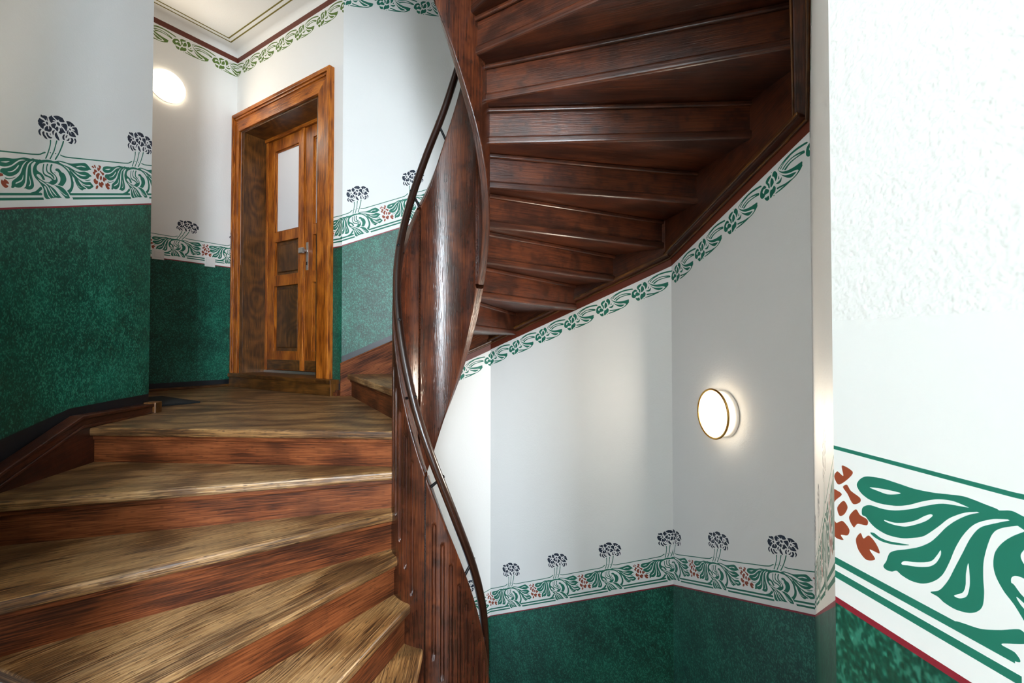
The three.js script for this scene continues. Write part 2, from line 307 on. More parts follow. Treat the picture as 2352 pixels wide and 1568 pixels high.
// ---------------------------------------------------------------- the plan
const WELL = [-0.325, 2.125];
const C7 = [-1.954, 1.376], PIER = [-2.142, 2.713], NICHE = [-3.335, 3.435], CORNER = [-2.682, 4.4415], C1 = [-1.3247, 3.57], C2 = [-0.175, 3.764], C3 = [0.974, 2.80], C4 = [1.170, 1.792], C5 = [0.424, 0.608];
const BAY_LEFT = [-1.7, 1.37], BAY_DEEP = 4.2, WIN_RIGHT = [0.424 + 0.156 * BAY_DEEP, 0.608 - 0.988 * BAY_DEEP], WIN_LEFT = [-0.12, -3.73];
const LOW = -3.75, TOP = 4.3, RISE = 0.17;
const F = { left: frame(C7, PIER), nicheSide: frame(PIER, NICHE), back: frame(NICHE, CORNER), door: frame(CORNER, C1), centre: frame(C1, C2), far: frame(C2, C3), lamp: frame(C3, C4), grazing: frame(C4, C5), reveal: frame(C5, WIN_RIGHT), window: frame(WIN_RIGHT, WIN_LEFT), revealLeft: frame(WIN_LEFT, BAY_LEFT), near: frame(BAY_LEFT, C7), under: frame(C5, BAY_LEFT) };

// ---------------------------------------------------------------- walls
const WALL_THICK = 0.14;
// One band of a wall between the heights low(s) and high(s): a slab whose front face carries uv(s, y).
function band(f, s0, s1, low, high, uv, breaks = []) {
  const q = new Soup(), at = [s0, ...breaks.filter((b) => b > s0 + 0.01 && b < s1 - 0.01).sort((a, b) => a - b), s1], k = -WALL_THICK;
  for (let i = 0; i < at.length - 1; i++) {
    const steps = Math.max(1, Math.ceil((at[i + 1] - at[i]) / 0.12));
    for (let j = 0; j < steps; j++) {
      const a = lerp(at[i], at[i + 1], j / steps), b = lerp(at[i], at[i + 1], (j + 1) / steps), la = low(a), lb = low(b), ha = high(a), hb = high(b);
      q.quad(f.at(a, la), f.at(b, lb), f.at(b, hb), f.at(a, ha), uv(a, la), uv(b, lb), uv(b, hb), uv(a, ha));
      q.quad(f.at(b, lb, k), f.at(a, la, k), f.at(a, ha, k), f.at(b, hb, k));
      q.quad(f.at(a, ha), f.at(b, hb), f.at(b, hb, k), f.at(a, ha, k));
      q.quad(f.at(a, la, k), f.at(b, lb, k), f.at(b, lb), f.at(a, la));
    }
  }
  q.quad(f.at(s0, low(s0), k), f.at(s0, low(s0)), f.at(s0, high(s0)), f.at(s0, high(s0), k));
  q.quad(f.at(s1, low(s1)), f.at(s1, low(s1), k), f.at(s1, high(s1), k), f.at(s1, high(s1)));
  return q.geometry();
}
const metres = (s, y) => [s, y];
const slope = (fn, s) => (fn(s + 0.01) - fn(s - 0.01)) / 0.02;
// The stencilled border stands square to the red line: u along the line (anchors: s -> repeats), v across it (height of the band there).
const borderUV = (red, anchors, high) => (s, y) => { const m = slope(red, s), c = 1 / Math.hypot(1, m), d = y - red(s), foot = s + d * m * c * c; return [interp(anchors, foot), d * c / (high(s) * c) * 0.372 / BORDER_TOP]; };
const friezeUV = (edge, anchors, period) => (s, y) => { const m = slope(edge, s), c = 1 / Math.hypot(1, m), d = y - edge(s), foot = s + d * m * c * c; return [interp(anchors, foot), 1 + d * c / period / FRIEZE_DEEP]; };
const borderTop = (red, high) => (s) => red(s) + high(s) * BORDER_TOP / 0.372;
const plus = (fn, d) => (s) => fn(s) + d;
const RED = 0.008;
function wall(name, label, side) { return thing(name, label, 'wall', { kind: 'structure' }); }
// Builds layers from the bottom up: [part name, material, upper edge, uv]
function layers(root, f, s0, s1, bottom, list, breaks) {
  let low = bottom;
  for (const [name, material, high, uv = metres] of list) { if (material) part(root, name, band(f, s0, s1, low, high, uv, breaks), material); low = high; }
}
const flat = (y) => () => y;
function dadoLayers(red, high, anchors) {                          // dado, red line, border: the three that always go together
  return [['dado', dadoPaint, plus(red, -RED)], ['red_line', redPaint, red], ['painted_border', borderPaint, borderTop(red, high), borderUV(red, anchors, high)]];
}
const friezeLayers = (edge, anchors, period, stripe, paint = friezePaint) => [['plaster', plaster, plus(edge, -period * FRIEZE_DEEP * 1.12)], ['painted_frieze', paint, edge, friezeUV(edge, anchors, period)], ['painted_stripe', brickPaint, plus(edge, stripe)]];

{ // left wall beside the steps; s from the near corner to the pier edge
  const f = F.left, L = f.L, w = wall('wall_left', 'stairwell wall at left with green dado, rising floral border and pale plaster above');
  const fromPier = (t) => line(...t.map(([s, y]) => [L - s, y]).reverse());
  const skirt = fromPier([[0, 0.108], [0.571, 0.1], [0.907, 0.023], [1.35, -0.14]]), red = fromPier([[0, 1.2355], [1.4, 1.2355 - 0.3238 * 1.4]]), high = flat(0.2265);
  const sU = (s) => [L - s, 0];
  // repeats: a stem at 0.5; the distance along the wall is 0.5825 * cos(17.9 deg) for one repeat
  const c = 0.5825 * Math.cos(Math.atan(0.3238));
  const anchors = [[L - 0.639, 0.5], [L - 0.639 + c, 1.5]];
  layers(w, f, 0, L, flat(LOW), [['plaster', plaster, plus(skirt, -0.3)], ['skirting', skirtingPaint, skirt], ...dadoLayers(red, high, anchors), ['plaster', plaster, flat(TOP)]], [L - 0.571, L - 0.907]);
}
{ const w = wall('wall_niche_side', 'side wall of the landing recess behind the left pier'); layers(w, F.nicheSide, 0, F.nicheSide.L, flat(-0.2), [['dado', dadoPaint, flat(1.13)], ['red_line', redPaint, flat(1.138)], ['plaster', plaster, flat(3.6)]]); }
{ // back wall of the landing recess
  const f = F.back, L = f.L, w = wall('wall_back', 'back wall of the landing recess with dark green dado, two switches and a round lamp');
  const red = flat(1.14), high = flat(0.202), edge = flat(3.143);
  layers(w, f, 0, L, flat(-0.2), [['plaster', plaster, flat(0)], ['skirting', skirtingPaint, flat(0.066)], ...dadoLayers(red, high, [[L - 0.475, 0.5], [L - 0.475 + 0.44, 1.5]]),
    ...friezeLayers(edge, [[L - 0.472, 0.35], [L - 0.152, 1.35]], 0.3, 0.05, oliveFrieze), ['plaster', plaster, flat(3.6)]]);
  part(w, 'quarter_round', grain(board(f, [[0, 0], [L, 0], [L, 0.022], [0, 0.022]], 0, 0.018, 0.005), planE(f.d)), figured);
}
const DOOR = { s0: 0.09, s1: 1.33, top: 2.44 };
{ // wall that holds the door
  const f = F.door, L = f.L, w = wall('wall_door', 'cream wall round the wooden double door on the landing');
  const red = flat(1.168), high = flat(0.24), edge = flat(3.14), anchors = [[L - 0.1, 0.1], [L - 0.1 + 0.46, 1.1]];
  const upper = [...friezeLayers(edge, [[0.158, 0.35], [0.44, 1.35], [0.73, 2.35], [1.025, 3.35], [1.333, 4.35]], 0.29, 0.05, oliveFrieze), ['plaster', plaster, flat(3.6)]];
  layers(w, f, 0, DOOR.s0, flat(-0.2), [['dado', dadoPaint, flat(1.16)], ['plaster', plaster, flat(DOOR.top)]]);
  layers(w, f, DOOR.s1, L, flat(-0.2), [['plaster', plaster, flat(0)], ['skirting', skirtingPaint, flat(0.11)], ...dadoLayers(red, high, anchors), ['plaster', plaster, flat(DOOR.top)]]);
  layers(w, f, DOOR.s0, DOOR.s1, flat(-0.2), [['plaster', plaster, flat(0.02)]]);
  layers(w, f, 0, L, flat(DOOR.top), upper);
}
const stringBottomCentre = line([0, 0], [0.262, 0], [1.166, 0.411]), stringTopCentre = line([0, 0.247], [0.373, 0.414], [1.166, 0.77]);
const stringBottomFar = line([0, 0.411], [1.5, 0.932]), stringBottomLamp = line([0, 0.932], [1.027, 1.29]), stringBottomGrazing = line([0, 1.29], [1.4, 1.96]);
const STRING_HIGH = 0.36;
{ // wall facing the camera behind the well
  const f = F.centre, L = f.L, w = wall('wall_centre', 'stairwell wall behind the well with a pale green dado rising over the upper steps');
  const lowRed = line([0, -1.8 - 0.45 * L], [L, -1.8]), lowHigh = flat(0.214), edge = plus(stringBottomCentre, -0.06);
  layers(w, f, 0, L, flat(LOW), [...dadoLayers(lowRed, lowHigh, [[L - 0.147, 0.5], [L + 0.283, 1.5]]), ...friezeLayers(edge, [[L - 0.28, 0.35], [L - 0.021, 1.35]], 0.262, 0.06)], [0.262]);
  const skirt = line([0, 0.304], [L, 0.304 + 0.443 * L]), red = line([0, 1.171], [L, 1.171 + 0.364 * L]), high = flat(0.239), up = flat(3.2);
  layers(w, f, 0, L, stringBottomCentre, [['plaster', plaster, plus(skirt, -0.12)], ['skirting', skirtingPaint, skirt], ...dadoLayers(red, high, [[0.168, 0.5], [0.593, 1.5]]), ...friezeLayers(up, [[0.607, 0.35], [0.897, 1.35]], 0.29, 0.05), ['plaster', plaster, flat(TOP)]], [0.262]);
}
{ // wall beyond the well, right of it
  const f = F.far, L = f.L, w = wall('wall_far', 'white stairwell wall under the stair soffit, floral border sloping up to the corner');
  const red = line([0, -1.8], [L, -1.05]), high = line([0, 0.218], [L, 0.183]), edge = plus(stringBottomFar, -0.055);
  layers(w, f, 0, L, flat(LOW), [...dadoLayers(red, high, [[0.284, 0.5], [0.716, 1.5], [1.134, 2.5], [1.535, 3.5]]), ...friezeLayers(edge, [[0.235, 0.35], [1.275, 4.35]], 0.262, 0.06), ['plaster', plaster, flat(TOP)]]);
}
{ // wall with the round lamp
  const f = F.lamp, L = f.L, w = wall('wall_lamp', 'grey lit stairwell wall carrying the round brass rimmed lamp');
  const red = line([0, -1.05], [L, -0.645]), high = line([0, 0.183], [L, 0.166]), edge = plus(stringBottomLamp, -0.055);
  layers(w, f, 0, L, flat(LOW), [...dadoLayers(red, high, [[0.462, 1.5], [0.888, 2.5]]), ...friezeLayers(edge, [[0.035, 0.35], [0.28, 1.35], [0.537, 2.35], [0.79, 3.35]], 0.262, 0.06), ['plaster', plaster, flat(TOP)]]);
}
{ // wall seen edge on
  const f = F.grazing, L = f.L, w = wall('wall_return', 'narrow stairwell wall seen edge on beside the window reveal');
  const red = line([0, -0.645], [L, 0.065]), high = flat(0.19), edge = plus(stringBottomGrazing, -0.055);
  layers(w, f, 0, L, flat(LOW), [...dadoLayers(red, high, [[0.283, 1.5], [0.703, 2.5]]), ...friezeLayers(edge, [[0.1, 0.35], [0.36, 1.35]], 0.262, 0.06), ['plaster', plaster, flat(TOP)]]);
}
{ // low wall added out of view at left to shade the lower left steps
  const A = [-0.93, 0.765], B = [-1.7, 1.365], f = frame(A, B), w = wall('wall_added_shade', 'added unseen low wall that shades the lower left steps');
  part(w, 'plaster', board(f, rect(0, f.L, LOW, 0.17), -0.12, 0, 0.004), plaster); part(w, 'coping', grain(board(f, rect(-0.01, f.L, 0.17, 0.2), -0.14, 0.02, 0.006), planE(f.d)), riserWood);
}
{ // window bay behind the camera
  const f = F.reveal, w = wall('wall_reveal', 'bright window reveal at right with a large teal stencil, red line and mottled dado');
  layers(w, f, 0, f.L, flat(-1.25), [...dadoLayers(flat(0.070), flat(0.196), [[0.0, 0.98], [0.523, 1.98]]), ['plaster', plaster, flat(2.7)]]);
  const l = wall('wall_reveal_left', 'left window reveal beside the camera');
  layers(l, F.revealLeft, 0, F.revealLeft.L, flat(-1.25), [...dadoLayers(flat(0.070), flat(0.196), [[0.0, 0.3], [0.43, 1.3]]), ['plaster', plaster, flat(2.7)]]);
  const n = wall('wall_near', 'stairwell wall between the left wall and the window bay'), nred = line([0, 0.07], [F.near.L, 0.80]);
  layers(n, F.near, 0, F.near.L, flat(LOW), [...dadoLayers(nred, flat(0.2), [[0.2, 0.5], [0.64, 1.5]]), ['plaster', plaster, flat(TOP)]]);
  const u = wall('wall_window_side', 'stairwell wall under and over the window bay');
  layers(u, F.under, 0, F.under.L, flat(LOW), [['plaster', plaster, flat(-1.12)]]);
  layers(u, F.under, 0, F.under.L, flat(2.6), [['plaster', plaster, flat(TOP)]]);
  const e = wall('wall_window', 'end wall of the bay holding the window'), g = F.window;
  layers(e, g, 0, g.L, flat(-1.25), [['plaster', plaster, flat(WINDOW_LOW)]]);
  if (WINDOW_SIDES[0] > 0.011) layers(e, g, 0, WINDOW_SIDES[0], flat(WINDOW_LOW), [['plaster', plaster, flat(WINDOW_HIGH)]]);
  layers(e, g, WINDOW_SIDES[1], g.L, flat(WINDOW_LOW), [['plaster', plaster, flat(WINDOW_HIGH)]]);
  layers(e, g, 0, g.L, flat(WINDOW_HIGH), [['plaster', plaster, flat(2.7)]]);
}
// ---------------------------------------------------------------- stairs
const HALL = [C7, PIER, C1, C2, C3, C4, C5, BAY_LEFT].map((c) => [c[0] + (WELL[0] - c[0]) * 0.022, c[1] + (WELL[1] - c[1]) * 0.022]);
const INNER = 0.205;
const shift = (l, k) => ({ p: [l.p[0] + Math.sin(l.a * R2) * k, l.p[1] - Math.cos(l.a * R2) * k], a: l.a });   // k > 0: uphill
function innerEnd({ p, a }) {                                      // where the line leaves the well cylinder
  const e = [Math.cos(a * R2), Math.sin(a * R2)], q = [p[0] - WELL[0], p[1] - WELL[1]], b = q[0] * e[0] + q[1] * e[1], c = q[0] ** 2 + q[1] ** 2 - INNER ** 2, t = -b + Math.sqrt(Math.max(0, b * b - c));
  return [p[0] + e[0] * t, p[1] + e[1] * t];
}
function outerEnd(l) {                                             // where it meets the walls
  const o = innerEnd(l), e = [Math.cos(l.a * R2), Math.sin(l.a * R2)]; let best = null;
  for (let i = 0; i < HALL.length; i++) {
    const A = HALL[i], B = HALL[(i + 1) % HALL.length], w = [B[0] - A[0], B[1] - A[1]], k = e[0] * w[1] - e[1] * w[0]; if (Math.abs(k) < 1e-9) continue;
    const r = [A[0] - o[0], A[1] - o[1]], t = (r[0] * w[1] - r[1] * w[0]) / k, u = (r[0] * e[1] - r[1] * e[0]) / k;
    if (t > 0.05 && u >= -1e-6 && u <= 1 + 1e-6 && (!best || t < best.t)) best = { t, edge: i, p: [o[0] + e[0] * t, o[1] + e[1] * t] };
  }
  return best;
}
function wedge(front, back) {                                      // plan outline of a winder between two lines
  const a = outerEnd(front), b = outerEnd(back), pts = [innerEnd(front), a.p];
  for (let i = a.edge; i !== b.edge; i = (i + 1) % HALL.length) pts.push(HALL[(i + 1) % HALL.length]);
  pts.push(b.p, innerEnd(back));
  const t0 = Math.atan2(pts.at(-1)[1] - WELL[1], pts.at(-1)[0] - WELL[0]); let t1 = Math.atan2(pts[0][1] - WELL[1], pts[0][0] - WELL[0]); if (t1 < t0) t1 += 2 * Math.PI;
  for (let i = 1; i < 4; i++) { const t = lerp(t0, t1, i / 4); pts.push([WELL[0] + INNER * Math.cos(t), WELL[1] + INNER * Math.sin(t)]); }
  return pts;
}
const LIP = 0.062, nose = {};
for (const [k, X, D, a] of [[0, -0.558, 2.118, 176.6], [-1, -0.543, 2.063, 196.6], [-2, -0.532, 2.026, 216.6], [-3, -0.49, 1.976, 236.7], [-4, -0.425, 1.918, 253.2], [-5, -0.364, 1.888, 273], [1, -0.616, 2.361, 119]]) nose[k] = { p: [X, D], a };
for (let k = -6; k >= -13; k--) nose[k] = { p: [WELL[0] + 0.2 * Math.cos((273 + 18 * (-5 - k)) * R2), WELL[1] + 0.2 * Math.sin((273 + 18 * (-5 - k)) * R2)], a: 273 + 18 * (-5 - k) };
for (const [k, X, D, a] of [[2, -0.37, 2.34, 107], [3, -0.32, 2.33, 93], [4, -0.25, 2.33, 77], [5, -0.162, 2.408, 52.1], [6, -0.123, 2.357, 38.5], [7, -0.108, 2.274, 26], [8, -0.103, 2.198, 12.4], [9, -0.102, 2.099, -3.1], [10, -0.119, 2.046, -18.3], [11, -0.163, 1.981, -32.9]]) nose[k] = shift({ p: [X, D], a }, -LIP);
for (let k = 12; k <= 21; k++) { const a = -32.9 - 15.5 * (k - 11); nose[k] = shift({ p: [WELL[0] + 0.2 * Math.cos(a * R2), WELL[1] + 0.2 * Math.sin(a * R2)], a }, -LIP); }
function step(flight, k, materials) {
  const l = nose[k], front = innerEnd(l), out = outerEnd(l).p, f = frame(front, out), e = planE(f.d), y = RISE * k, under = y - 0.04;
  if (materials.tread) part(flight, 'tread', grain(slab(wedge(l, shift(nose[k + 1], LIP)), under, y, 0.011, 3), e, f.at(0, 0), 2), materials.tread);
  part(flight, 'riser', grain(board(f, rect(0, f.L, y - RISE, under), 0.03, 0.05), e), materials.riser);
  part(flight, 'cove_moulding', grain(board(f, rect(0, f.L, under - 0.022, under), 0.02, 0.03, 0.0045, undefined, 3), e), materials.riser);
  part(flight, 'back_bead', grain(board(f, rect(0, f.L, under - 0.022, under), 0.05, 0.066, 0.007, undefined, 3), e), materials.riser);
}
const stringOn = (flight, f, s0, s1, bottom, top, material, n = 0.05) => {
  const ss = [s0, ...[0.262, 0.373, f.L - 0.571, f.L - 0.907].filter((s) => s > s0 + 0.02 && s < s1 - 0.02).sort((a, b) => a - b), s1];
  part(flight, 'wall_string', grain(board(f, [...ss.map((s) => [s, bottom(s)]), ...ss.slice().reverse().map((s) => [s, top(s)])], 0, n, 0.006), f.at(s1, top(s1)).sub(f.at(s0, top(s0)))), material);
  return ss;
};
const bead = (flight, f, ss, low, high, n0, n1, material) => part(flight, 'string_bead', grain(board(f, [...ss.map((s) => [s, low(s)]), ...ss.slice().reverse().map((s) => [s, high(s)])], n0, n1, Math.min(0.005, (n1 - n0) * 0.45), undefined, 3), f.at(ss.at(-1), low(ss.at(-1))).sub(f.at(ss[0], low(ss[0])))), material);
{
  const lower = thing('stair_flight', 'worn oak winder steps climbing from the front to the landing', 'staircase');
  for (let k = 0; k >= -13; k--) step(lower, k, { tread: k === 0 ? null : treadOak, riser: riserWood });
  const f = F.left, L = f.L, top = line(...[[0.0, 0.047], [0.575, 0.06], [0.907, -0.071], [1.36, -0.25]].map(([s, y]) => [L - s, y]).reverse());
  const ss = stringOn(lower, f, 0, L - 0.02, plus(top, -0.36), top, stairWood);
  bead(lower, f, ss, plus(top, -0.012), plus(top, 0.006), 0, 0.06, stairWood); bead(lower, f, ss, plus(top, -0.055), plus(top, -0.042), 0.05, 0.058, stairWood);
  part(lower, 'string_end_block', grain(board(f, rect(L - 0.05, L + 0.012, 0, 0.062), 0, 0.068, 0.006), UPV), figured);
  const g = F.near, t2 = line([0, -1.0], [g.L, top(0)]); stringOn(lower, g, 0, g.L, plus(t2, -0.36), t2, stairWood);
}
{
  const upper = thing('stair_flight', 'upper winder flight seen from beneath, dark brown stained risers and treads', 'staircase');
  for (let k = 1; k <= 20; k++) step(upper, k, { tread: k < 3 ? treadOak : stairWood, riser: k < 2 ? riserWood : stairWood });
  const hi = (fn) => plus(fn, STRING_HIGH);
  for (const [f, bottom, top, m] of [[F.centre, stringBottomCentre, stringTopCentre, stringWood], [F.far, stringBottomFar, hi(stringBottomFar), stairWood], [F.lamp, stringBottomLamp, hi(stringBottomLamp), stairWood], [F.grazing, stringBottomGrazing, hi(stringBottomGrazing), stairWood]]) {
    const ss = stringOn(upper, f, 0, f.L, bottom, top, m);
    const tail = f === F.centre ? ss.filter((s) => s >= 0.26) : ss;
    bead(upper, f, tail, plus(bottom, 0.004), plus(bottom, 0.02), 0.05, 0.058, figured); bead(upper, f, tail, plus(bottom, -0.012), plus(bottom, 0.002), 0, 0.014, figured);
    if (f === F.centre) bead(upper, f, ss, plus(top, -0.004), plus(top, 0.008), 0, 0.056, m);
  }
}

// ---------------------------------------------------------------- landing, floors, ceilings
{
  const floor = thing('floor', 'oak landing floor before the door, worn brown boards with a rounded nosing', 'floor', { kind: 'structure' });
  const l = nose[0], I0 = innerEnd(l), O0 = outerEnd(l).p, l1 = shift(nose[1], LIP), O1 = outerEnd(l1).p, I1 = innerEnd(l1);
  const shape = (I, O) => [I, O, HALL[1], [PIER[0] + 0.01, PIER[1] + 0.01], NICHE, CORNER, C1, O1, I1, [WELL[0] + INNER * Math.cos(150 * R2), WELL[1] + INNER * Math.sin(150 * R2)]];
  part(floor, 'landing_boards', grain(slab(shape(I0, O0), -0.04, 0, 0.011, 3), new THREE.Vector3(1, 0, -0.12)), oak);
  const b = shift(l, 0.07);
  part(floor, 'landing_soffit', grain(slab(shape(innerEnd(b), outerEnd(b).p), -0.2, -0.045), new THREE.Vector3(1, 0, 0)), stairWood);
  const low = thing('floor_lower', 'floor at the foot of the stairwell', 'floor', { kind: 'structure' });
  part(low, 'floor_boards', grain(slab([[-2.6, 0.2], [-2.6, 4.6], [1.6, 4.6], [1.6, 0.2]], LOW - 0.15, LOW), new THREE.Vector3(1, 0, 0)), oak);
  const bay = thing('floor_bay', 'floor of the window bay', 'floor', { kind: 'structure' });
  part(bay, 'bay_boards', grain(slab([C5, WIN_RIGHT, WIN_LEFT, BAY_LEFT], -1.25, -1.12), new THREE.Vector3(1, 0, 0)), oak);
  const ceil = thing('ceiling', 'cream landing ceiling with two thin olive painted lines', 'ceiling', { kind: 'structure' });
  const CE = 3.235;
  part(ceil, 'plaster', slab([O0, PIER, NICHE, CORNER, C1, O1, I1, I0], CE, CE + 0.24), plaster);
  const fb = F.back, fd = F.door;
  const strip = (f, k0, k1, s0, s1) => { const q = [f.plan(s0, k0), f.plan(s1, k0), f.plan(s1, k1), f.plan(s0, k1)]; return slab(q, CE - 0.0015, CE + 0.002); };
  for (const [kb, kd] of [[0.125, 0.12], [0.170, 0.16]]) {
    part(ceil, 'painted_line', strip(fb, kb, kb + 0.011, 0, fb.L - kd), linePaint); part(ceil, 'painted_line', strip(fd, kd, kd + 0.011, kb, fd.L), linePaint);
  }
  const cove = (f) => { const r = 0.044, pts = [[0, CE], [0, CE - r]]; for (let i = 1; i < 8; i++) { const t = i / 8 * Math.PI / 2; pts.push([r - r * Math.cos(t), CE - r + r * Math.sin(t)]); } pts.push([r, CE]);
    return extrude(outline(pts), f.L, 0).applyMatrix4(new THREE.Matrix4().makeBasis(new THREE.Vector3(f.n[0], 0, -f.n[1]), UPV, new THREE.Vector3(-f.d[0], 0, f.d[1])).setPosition(f.at(f.L, 0))); };
  part(ceil, 'cove', cove(fb), plaster); part(ceil, 'cove', cove(fd), plaster);
  const top = thing('ceiling_upper', 'ceiling at the top of the stairwell', 'ceiling', { kind: 'structure' });
  part(top, 'plaster', slab([[-3.6, 0.2], [-3.6, 4.8], [1.6, 4.8], [1.6, 0.2]], TOP, TOP + 0.15), plaster);
  const bayTop = thing('ceiling_bay', 'ceiling of the window bay', 'ceiling', { kind: 'structure' });
  part(bayTop, 'plaster', slab([C5, WIN_RIGHT, WIN_LEFT, BAY_LEFT], 2.6, 2.75), plaster);
}

// ---------------------------------------------------------------- the curved parapet of the well
// u: degrees climbed clockwise round the well (u = 0 points to the right), heights of its upper and lower edge.
const upperEdge = line([-60, -1.776], [30.6, -0.807], [48, -0.621], [59, -0.512], [70.4, -0.404], [84, -0.276], [98, -0.15], [116, 0.03], [137, 0.27], [180, 0.70], [223, 0.99 + 0.07], [243, 1.195], [258.6, 1.37], [270, 1.478], [288, 1.662], [360, 2.41], [520, 4.08]);
const lowerMeasured = line([245, -0.192], [256, -0.064], [270, 0.067], [294, 0.30], [316, 0.551], [343, 0.84], [366, 1.03], [378, 1.16], [399, 1.348], [416, 1.496], [438, 1.717], [500, 2.33]);
const smooth = (fn, u, r) => { let s = 0; for (let i = -4; i <= 4; i++) s += fn(u + i * r / 4); return s / 9; };
const edgeT = (u) => smooth(upperEdge, u, 10), edgeB = (u) => smooth((x) => (x < 245 ? upperEdge(x) - 1.40 + 0.001 * (245 - x) * 0 : lowerMeasured(x)), u, 10);
const WELL_OUT = 0.222, WELL_IN = 0.178;
const onWell = (u, r, y) => W3(WELL[0] + r * Math.cos(-u * R2), WELL[1] + r * Math.sin(-u * R2), y);
{
  const parapet = thing('well_parapet', 'tall curved mahogany parapet winding round the open well, fluted outside and smooth inside', 'stair parapet');
  const joints = [-60, -22, 98.6, 225, 328, 450, 500];
  const flutes = []; for (let j = 0; j < joints.length - 1; j++) for (let u = joints[j + 1] - 9.6; u > joints[j] + 11; u -= 9.15) flutes.push(u);
  const W = 0.0082, DEEP = 0.013;
  const groove = (u, y) => { let d = 0; for (const c of flutes) { const a = Math.abs(u - c) * R2 * WELL_OUT; if (a > W) continue; const t = edgeT(c) - 0.112 - W, b = t - 0.53, e = y > t ? y - t : y < b ? b - y : 0, q = (a * a + e * e) / (W * W); if (q < 1) d = DEEP * Math.sqrt(1 - q * q); } return d; };
  const CH = 0.007, CV = 0.022, ROWS = 120, INROWS = 36;
  for (let j = 0; j < joints.length - 1; j++) {
    const u0 = joints[j] + 0.9, u1 = joints[j + 1] - 0.9, cols = Math.ceil((u1 - u0) / (j === 1 || j === 2 ? 0.4 : 1.2)), pos = [], uv = [], idx = []; let M = 0;
    const IN = [0.178, 0.178, 0.185, 0.177, 0.185, 0.178][j];
    const rowsHere = j === 1 || j === 2 ? ROWS : 40;
    for (let c = 0; c <= cols; c++) {
      const u = lerp(u0, u1, c / cols), T = edgeT(u), B = edgeB(u), pr = [];
      for (let i = 0; i <= rowsHere; i++) { const y = lerp(B + CV, T - CV, i / rowsHere); pr.push([WELL_OUT - (j === 1 || j === 2 ? groove(u, y) : 0), y]); }
      for (const [x, y] of [[0.12, 0.45], [0.45, 0.12], [1, 0]]) pr.push([WELL_OUT - x * CH, T - y * CV]);
      for (const [x, y] of [[1, 0], [0.45, 0.12], [0.12, 0.45]]) pr.push([IN + x * CH, T - y * CV]);
      for (let i = 0; i <= INROWS; i++) pr.push([IN, lerp(T - CV, B + CV, i / INROWS)]);
      for (const [x, y] of [[0.12, 0.45], [0.45, 0.12], [1, 0]]) pr.push([IN + x * CH, B + y * CV]);
      for (const [x, y] of [[1, 0], [0.45, 0.12], [0.12, 0.45]]) pr.push([WELL_OUT - x * CH, B + y * CV]);
      M = pr.length;
      for (const [r, y] of pr) { const v = onWell(u, r, y); pos.push(v.x, v.y, v.z); uv.push(y * 0.9 + j * 0.31, u * R2 * r + (r < 0.2 ? 0.43 : 0) + j * 0.17); }
    }
    for (let c = 0; c < cols; c++) for (let i = 0; i < M; i++) { const a = c * M + i, b = c * M + (i + 1) % M; idx.push(a, b, a + M, b, b + M, a + M); }
    const g = new THREE.BufferGeometry(); g.setAttribute('position', new THREE.Float32BufferAttribute(pos, 3)); g.setAttribute('uv', new THREE.Float32BufferAttribute(uv, 2)); g.setIndex(idx); g.computeVertexNormals();
    const caps = new Soup();
    for (const [u, flip] of [[u0, false], [u1, true]]) { const T = edgeT(u), B = edgeB(u), q = [onWell(u, WELL_OUT, B + CV), onWell(u, IN, B + CV), onWell(u, IN, T - CV), onWell(u, WELL_OUT, T - CV)]; if (flip) q.reverse(); caps.quad(...q); }
    part(parapet, 'curved_panel', [g, caps.geometry()], mahogany);
  }
}
{ // handrail above it
  const rail = thing('handrail', 'round dark brown handrail tube spiralling above the curved parapet on iron pegs', 'handrail');
  const height = line([-60, -1.60], [-3, -1.06], [10.4, -0.84], [32.3, -0.625], [44, -0.517], [56.7, -0.407], [74.5, -0.24], [96, -0.045], [114.5, 0.134], [131.6, 0.325], [148.3, 0.50], [165.9, 0.655], [181, 0.81], [201, 0.986], [223.3, 1.199], [245, 1.414], [263.8, 1.59], [277.5, 1.745], [300, 1.97], [360, 2.57], [500, 4.02]);
  const RR = 0.203, h = (u) => smooth(height, u, 8), pts = []; for (let u = -58; u <= 498; u += 4) pts.push(onWell(u, RR, h(u)));
  part(rail, 'tube', grainAlong(new THREE.TubeGeometry(new THREE.CatmullRomCurve3(pts), 700, 0.0182, 20)), mahoganyRail);
  for (const u of [7, 42, 83, 118, 149, 186, 217, 256, 292, 328, 364]) {
    const a = onWell(u, RR, h(u)), uf = u + 10.5, b = onWell(uf, RR, edgeT(uf) - 0.004), d = a.clone().sub(b), len = d.length(); d.normalize();
    const turn = new THREE.Quaternion().setFromUnitVectors(UPV, d);
    const peg = part(rail, 'bracket', new THREE.CylinderGeometry(0.0055, 0.0065, len, 12).applyQuaternion(turn).translate((a.x + b.x) / 2, (a.y + b.y) / 2, (a.z + b.z) / 2), iron);
    const tip = a.clone().addScaledVector(d, 0.018);
    part(peg, 'bolt_head', new THREE.SphereGeometry(0.0075, 14, 10).scale(1, 0.75, 1).applyQuaternion(turn).translate(tip.x, tip.y, tip.z), iron);
  }
}
function grainAlong(g) { const uv = g.attributes.uv; for (let i = 0; i < uv.count; i++) uv.setXY(i, uv.getX(i) * 2.6, uv.getY(i) * 0.12); return g; }

